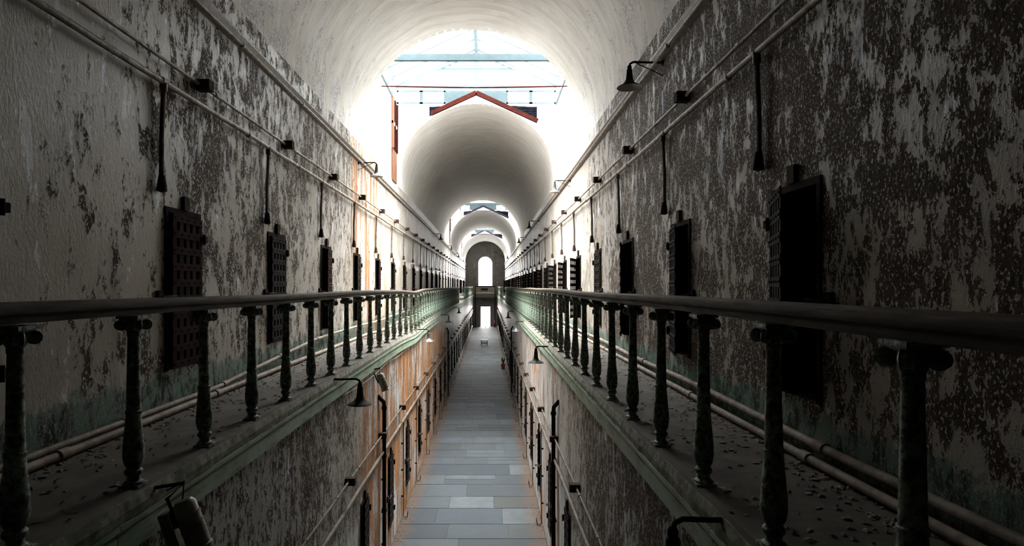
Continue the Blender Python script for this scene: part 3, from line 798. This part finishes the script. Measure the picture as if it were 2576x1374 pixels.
# broken coupling with rubble on the left pipe
# downspouts
def downspout(s_, y, label):
    c = -s_; x = s_*(G-.07)
    mb = MB(); mb.tube([(s_*(G-.01), y-.28, -.86), (x, y-.05, -1.0), (x, y, -1.10), (x, y, FL+.02)], .036, 12)
    for z in (-1.12, -2.0, -3.0): mb.tube([(x, y, z-.03), (x, y, z+.03)], .048, 12)
    o = mb.build('downspout', M['iron'], smooth=True)
    return tag(o, label, 'downspout', 'black downspouts on the ground floor')
downspout(-1, 10.96, 'black elbowed downspout on the left ground floor wall, nearest')
downspout(1, 10.5, 'black elbowed downspout on the right ground floor wall, nearest')
downspout(-1, 28.5, 'black downspout on the left ground floor wall, far one')
downspout(1, 29.5, 'black downspout on the right ground floor wall, far one')

# lever rods with floor hooks
for s_, side, lst in ((-1, 'left', lo_l), (1, 'right', lo_r)):
    c = -s_; n = 0
    for y in lst:
        if y < 8: continue
        yy = y+LW+1.28; x = s_*(G-.045)
        if yy > 76: continue
        e = empty('lever_rod', (x, yy, FL)); n += 1
        lab = ('rusty rod with floor hook on the %s ground floor wall, %s one from the front' % (side, ORD[n-1])) if n <= 6 else 'one of the far thin rods with floor hooks along the %s ground floor wall' % side
        tag(e, lab, 'rod', 'rods with floor hooks on the ground floor')
        mb = MB(); mb.tube([(0, 0, .06), (0, 0, 2.2)], .009, 6)
        for z in (.5, 1.1, 1.7): mb.box(*sorted((-c*.045, c*.01)), -.02, .02, z-.015, z+.015)
        mb.build('rod', M['iron'], e)
        mb = MB(); mb.tube([(0, 0, .06), (c*.03, -.02, .03), (c*.09, -.03, .03), (c*.11, -.03, .16), (c*.10, .05, .17)], .011, 6); mb.build('floor_hook', M['rust'], e)

# ------------------------------------------------------------------ lamps
def lamp(s_, xw, y, zr, reach, label, shade_mat, strut=True, group='bell shaped wall lamps'):
    """bell shade lamp; zr = height of the shade's rim"""
    c = -s_; x = xw+c*reach
    e = empty('wall_lamp', (x, y, zr)); tag(e, label, 'lamp', group)
    R = .155
    mb = MB(); prof = [(.022, .235), (.034, .225), (.037, .17), (.045, .10), (.062, .062), (.105, .032), (R-.01, .012), (R, 0)]
    mb.lathe(prof, 28, cap=False)
    sh = mb.build('lamp_shade', shade_mat, e, smooth=True)
    mb = MB(); mb.lathe([(R-.003, .000), (R-.014, .009), (.10, .027), (.058, .056), (.03, .08), (.0, .09)], 28, cap=False); i = mb.build('shade_lining', M['enamel_in'], sh, smooth=True)
    mb = MB(); mb.lathe([(.0, .235), (.026, .234), (.028, .26), (.018, .28), (.0, .285)], 16, cap=False); mb.build('cap', M['iron'], e, smooth=True)
    mb = MB(); top = .285
    mb.tube([(0, 0, top-.02), (-c*.01, 0, top+.015), (-c*.05, -.0, top+.035), (-c*reach*.6, 0, top+.03), (-c*reach*.97, 0, top+.03)], .014, 10)
    mb.build('arm', M['iron'], e, smooth=True)
    mb = MB(); mb.lathe([(.04, 0), (.04, .015)], 14, Matrix.Translation((-c*reach, 0, top+.03)) @ Matrix.Rotation(c*PI/2, 4, 'Y')); mb.build('wall_plate', M['iron'], e)
    if strut:
        mb = MB(); mb.tube([(-c*.07, 0, top+.03), (-c*reach*.99, -.02, top-.14)], .006, 6); mb.build('stay', M['iron'], e)
    return e
for k, (y, lab, m) in enumerate(((7.45, 'dark bell lamp on the right wall below the cornice, nearest and largest', 'enamel'), (15.8, 'small pale bell lamp on the right wall under the bright first skylight', 'enamel_pale'),
                      (25.6, 'bell lamp high on the right wall, third from the front', 'enamel'), (34.2, 'bell lamp high on the right wall, fourth from the front', 'enamel'),
                      (54, 'tiny far bell lamp high on the right wall', 'enamel'))):
    lamp(1, W, y, 3.60, .42, lab, M[m])
for y, lab, m in ((13.5, 'pale bell lamp on the left wall under the first skylight', 'enamel_pale'), (31.8, 'bell lamp high on the left wall, first in the second vault', 'enamel'),
                  (41.0, 'bell lamp high on the left wall near the second skylight', 'enamel'), (51, 'tiny far bell lamp high on the left wall', 'enamel'), (61, 'tiniest far bell lamp high on the left wall', 'enamel')):
    lamp(-1, -W, y, 3.60, .42, lab, M[m])
for y, lab, m in ((7.45, 'dark bell lamp hanging below the left gallery fascia, nearest', 'enamel'), (16.0, 'pale bell lamp below the left gallery, second one', 'enamel_pale'),
                  (24.2, 'dark bell lamp below the left gallery, third one', 'enamel'), (32.6, 'small far bell lamp below the left gallery', 'enamel')):
    lamp(-1, -G, y, -.36, .38, lab, M[m], strut=False)
for y, lab, m in ((2.97, 'black bell lamp below the right gallery at the bottom edge of the picture', 'enamel'), (11.5, 'dark bell lamp below the right gallery fascia above the flag floor, second one', 'enamel'),
                  (19.6, 'pale bell lamp below the right gallery, third one', 'enamel_pale'), (27.5, 'dark bell lamp below the right gallery, fourth one', 'enamel')):
    lamp(1, G, y, -.36, .30, lab, M[m], strut=False)

def floodlight(loc, tilt, label, twin=False, sc=1.0):
    e = empty('floodlight', loc); tag(e, label, 'floodlight')
    R3 = Matrix.Rotation(tilt[0], 4, 'X') @ Matrix.Rotation(tilt[1], 4, 'Y')
    mb = MB(); mb.lathe([(.0, .17*sc), (.045*sc, .165*sc), (.062*sc, .14*sc), (.066*sc, .0), (.066*sc, -.11*sc), (.074*sc, -.115*sc), (.074*sc, -.135*sc)], 20, R3, cap=False)
    mb.lathe([(.074*sc, -.135*sc), (.060*sc, -.13*sc), (.055*sc, -.08*sc), (0, -.07*sc)], 20, R3, cap=False)
    for z in (.08, .03, -.02): mb.lathe([(.069*sc, z*sc-.006), (.069*sc, z*sc+.006)], 20, R3)
    mb.build('lamp_head', M['steel'], e, smooth=True)
    mb = MB(); mb.tube([R3 @ Vector((-.075*sc, 0, .02)), R3 @ Vector((-.085*sc, 0, .20*sc)), Vector((-.05*sc, 0, .25*sc)), Vector((-.05*sc-.22, -.02, .22*sc))], .011, 8)
    mb.tube([R3 @ Vector((0, 0, .17*sc)), Vector((-.05*sc, .0, .26*sc)), Vector((-.16*sc, .02, .20*sc))], .005, 6)
    mb.build('bracket', M['iron'], e, smooth=True)
    if twin:
        mb = MB(); i = len(mb.v); mb.box(-.15, -.085, -.05, .05, -.22, .13)
        mb.v = [tuple(R3 @ Vector(v)) for v in mb.v]; mb.build('ballast_box', M['steel'], e, bevel=.01)
    return e
floodlight((-1.40, 10.1, -.52), (.0, -.35), 'grey cylindrical floodlight angled down beside the nearest left downspout')
floodlight((-1.33, 3.45, -.27), (.05, -.32), 'dark cylindrical floodlight with ballast box under the left gallery near the bottom edge', True, 1.0)
# loose cable under the left gallery
mb = MB(); mb.tube([(-1.56, y, -.345-.05*abs(math.sin((y-8)*.9))) for y in frange(8.0, 16, .25)], .006, 6)
tag(mb.build('cable', M['pipe']), 'thin cable sagging along the underside of the left gallery fascia', 'cable')

# ------------------------------------------------------------------ far end things
e = empty('end_balcony', (0, 76.9, 0)); tag(e, 'dark balcony with railing crossing the far end under the arched window', 'balcony')
mb = MB(); mb.box(-1.3, 1.3, -.5, 1.08, -.36, .22); mb.build('deck', M['pipe_dark'], e)
mb = MB(); mb.box(-1.3, 1.3, -.54, -.46, 1.02, 1.12); mb.build('top_rail', M['iron'], e)
mb = MB(); mb.box(-1.25, 1.25, -.50, -.48, .25, 1.0); mb.build('panel', M['steel'], e)
mb = MB(); mb.box(-.55, .35, -.53, -.505, .55, .85); mb.build('sign_board', M['rust'], e)
for x in (-1.25, 1.25):
    mb = MB(); mb.box(x-.05, x+.05, -.55, -.45, -.36, 1.1); mb.build('railing_post', M['iron'], e)
    mb = MB(); mb.box(x-.06, x+.06, -.5, -.38, FL, -.36); mb.build('support_post', M['iron'], e)
mb = MB(); mb.lathe([(.0, .02), (.17, .02), (.19, -.02), (0, -.02)], 20, Matrix.Translation((1.42, YE-.03, -1.62)) @ Matrix.Rotation(PI/2, 4, 'X'), cap=False)
tag(mb.build('alarm_bell', M['red'], smooth=True), 'small round red alarm bell on the end wall right of the doorway', 'alarm')
e = empty('fire_extinguisher', (1.25, 77.75, FL+.4)); tag(e, 'red cylinder by the end wall right of the doorway', 'extinguisher')
mb = MB(); mb.lathe([(.0, 0), (.09, .0), (.09, .45), (.05, .52), (.025, .55), (0, .56)], 14, cap=False); mb.build('cylinder', M['red'], e, smooth=True)
mb = MB(); mb.box(-.03, .03, -.03, .25, .5, .53); mb.build('bracket', M['iron'], e)
# bench and low table on the flags
def table(loc, w_, d, h, label, cat, name, shelf=True):
    e = empty(name, loc); tag(e, label, cat)
    mb = MB(); mb.box(-w_/2, w_/2, -d/2, d/2, h-.05, h); mb.build('top', M['pale'], e, bevel=.006)
    for x in (-w_/2+.03, w_/2-.03):
        for y in (-d/2+.03, d/2-.03):
            mb = MB(); mb.box(x-.025, x+.025, y-.025, y+.025, 0, h-.05); mb.build('leg', M['iron'], e)
    if shelf:
        mb = MB()
        for z in (h*.25, h*.5): mb.box(-w_/2+.02, w_/2-.02, -d/2+.02, d/2-.02, z, z+.03)
        mb.build('shelf', M['iron'], e)
    return e
table((.04, 53.6, FL), .60, .62, .48, 'low slatted table with pale top standing alone on the flag floor', 'table', 'low_table')
table((.30, 76.0, FL), .56, .35, .42, 'small dark bench standing in front of the far bright doorway', 'bench', 'bench', False)
# potted plant
e = empty('potted_plant', (1.34, 38.2, FL)); tag(e, 'leafy plant in a red pot by the right ground floor wall', 'plant')
mb = MB(); mb.lathe([(0, 0), (.10, 0), (.15, .28), (.165, .28), (.165, .32), (.14, .32), (.13, .27), (0, .27)], 18, cap=False); mb.build('pot', M['terracotta'], e, smooth=True)
mb = MB(); rr = random.Random(4)
for k in range(46):
    a = rr.uniform(0, 2*PI); L = rr.uniform(.08, .22); up = rr.uniform(.15, .5)
    p0 = Vector((0, 0, .28)); p2 = Vector((math.cos(a)*L, math.sin(a)*L, .28+up)); p1 = (p0+p2)/2+Vector((0, 0, .08))
    sd = Vector((-math.sin(a), math.cos(a), 0))*.035
    mb.face([p0, p1-sd, p2, p1+sd])
mb.build('leaves', M['leaf'], e)

# ------------------------------------------------------------------ debris
def debris(name, n, fx, ylo, yhi, zf, mat, label, seed, size=(.008, .035)):
    rr = random.Random(seed); mb = MB()
    for k in range(n):
        t = rr.random()**1.6; y = ylo+(yhi-ylo)*t; x = fx(rr, y); s = rr.uniform(*size); a = rr.uniform(0, PI)
        c_, s2 = math.cos(a)*s, math.sin(a)*s; z = zf(y)+.001; h = rr.uniform(.003, .012); q = rr.uniform(.3, .8)
        A = (x-c_, y-s2, z); B = (x+s2*q, y-c_*q, z+h); C = (x+c_, y+s2, z+h*.4); D = (x-s2*q, y+c_*q, z)
        T = (x, y, z+h*1.2)
        mb.face([A, B, T]); mb.face([B, C, T]); mb.face([C, D, T]); mb.face([D, A, T])
    return tag(mb.build(name, mat), label, 'debris', kind='stuff')
debris('paint_flakes', 3800, lambda r, y: -W+.03+abs(r.gauss(0, .22)) if r.random() < .7 else -W+r.uniform(.05, .95), 1.5, 38, sagL, M['debris'], 'fallen paint flakes littering the left gallery floor', 21)
debris('paint_flakes', 3800, lambda r, y: W-.03-abs(r.gauss(0, .2)) if r.random() < .7 else W-r.uniform(.05, .95), 1.5, 38, lambda y: sagR(y)+.002, M['debris'], 'fallen paint flakes littering the right gallery floor', 22)
debris('plaster_rubble', 3600, lambda r, y: (-1 if r.random() < .5 else 1)*(G-.02-abs(r.gauss(0, .11))), 8, 60, lambda y: FL, M['debris_orange'], 'plaster crumbs along both edges of the flag floor', 23, (.010, .035))
debris('plaster_rubble', 700, lambda r, y: -W+.05+abs(r.gauss(0, .3)), 12.5, 22, sagL, M['debris_orange'], 'heap of orange plaster crumbs on the left gallery under the skylight', 24, (.02, .06))
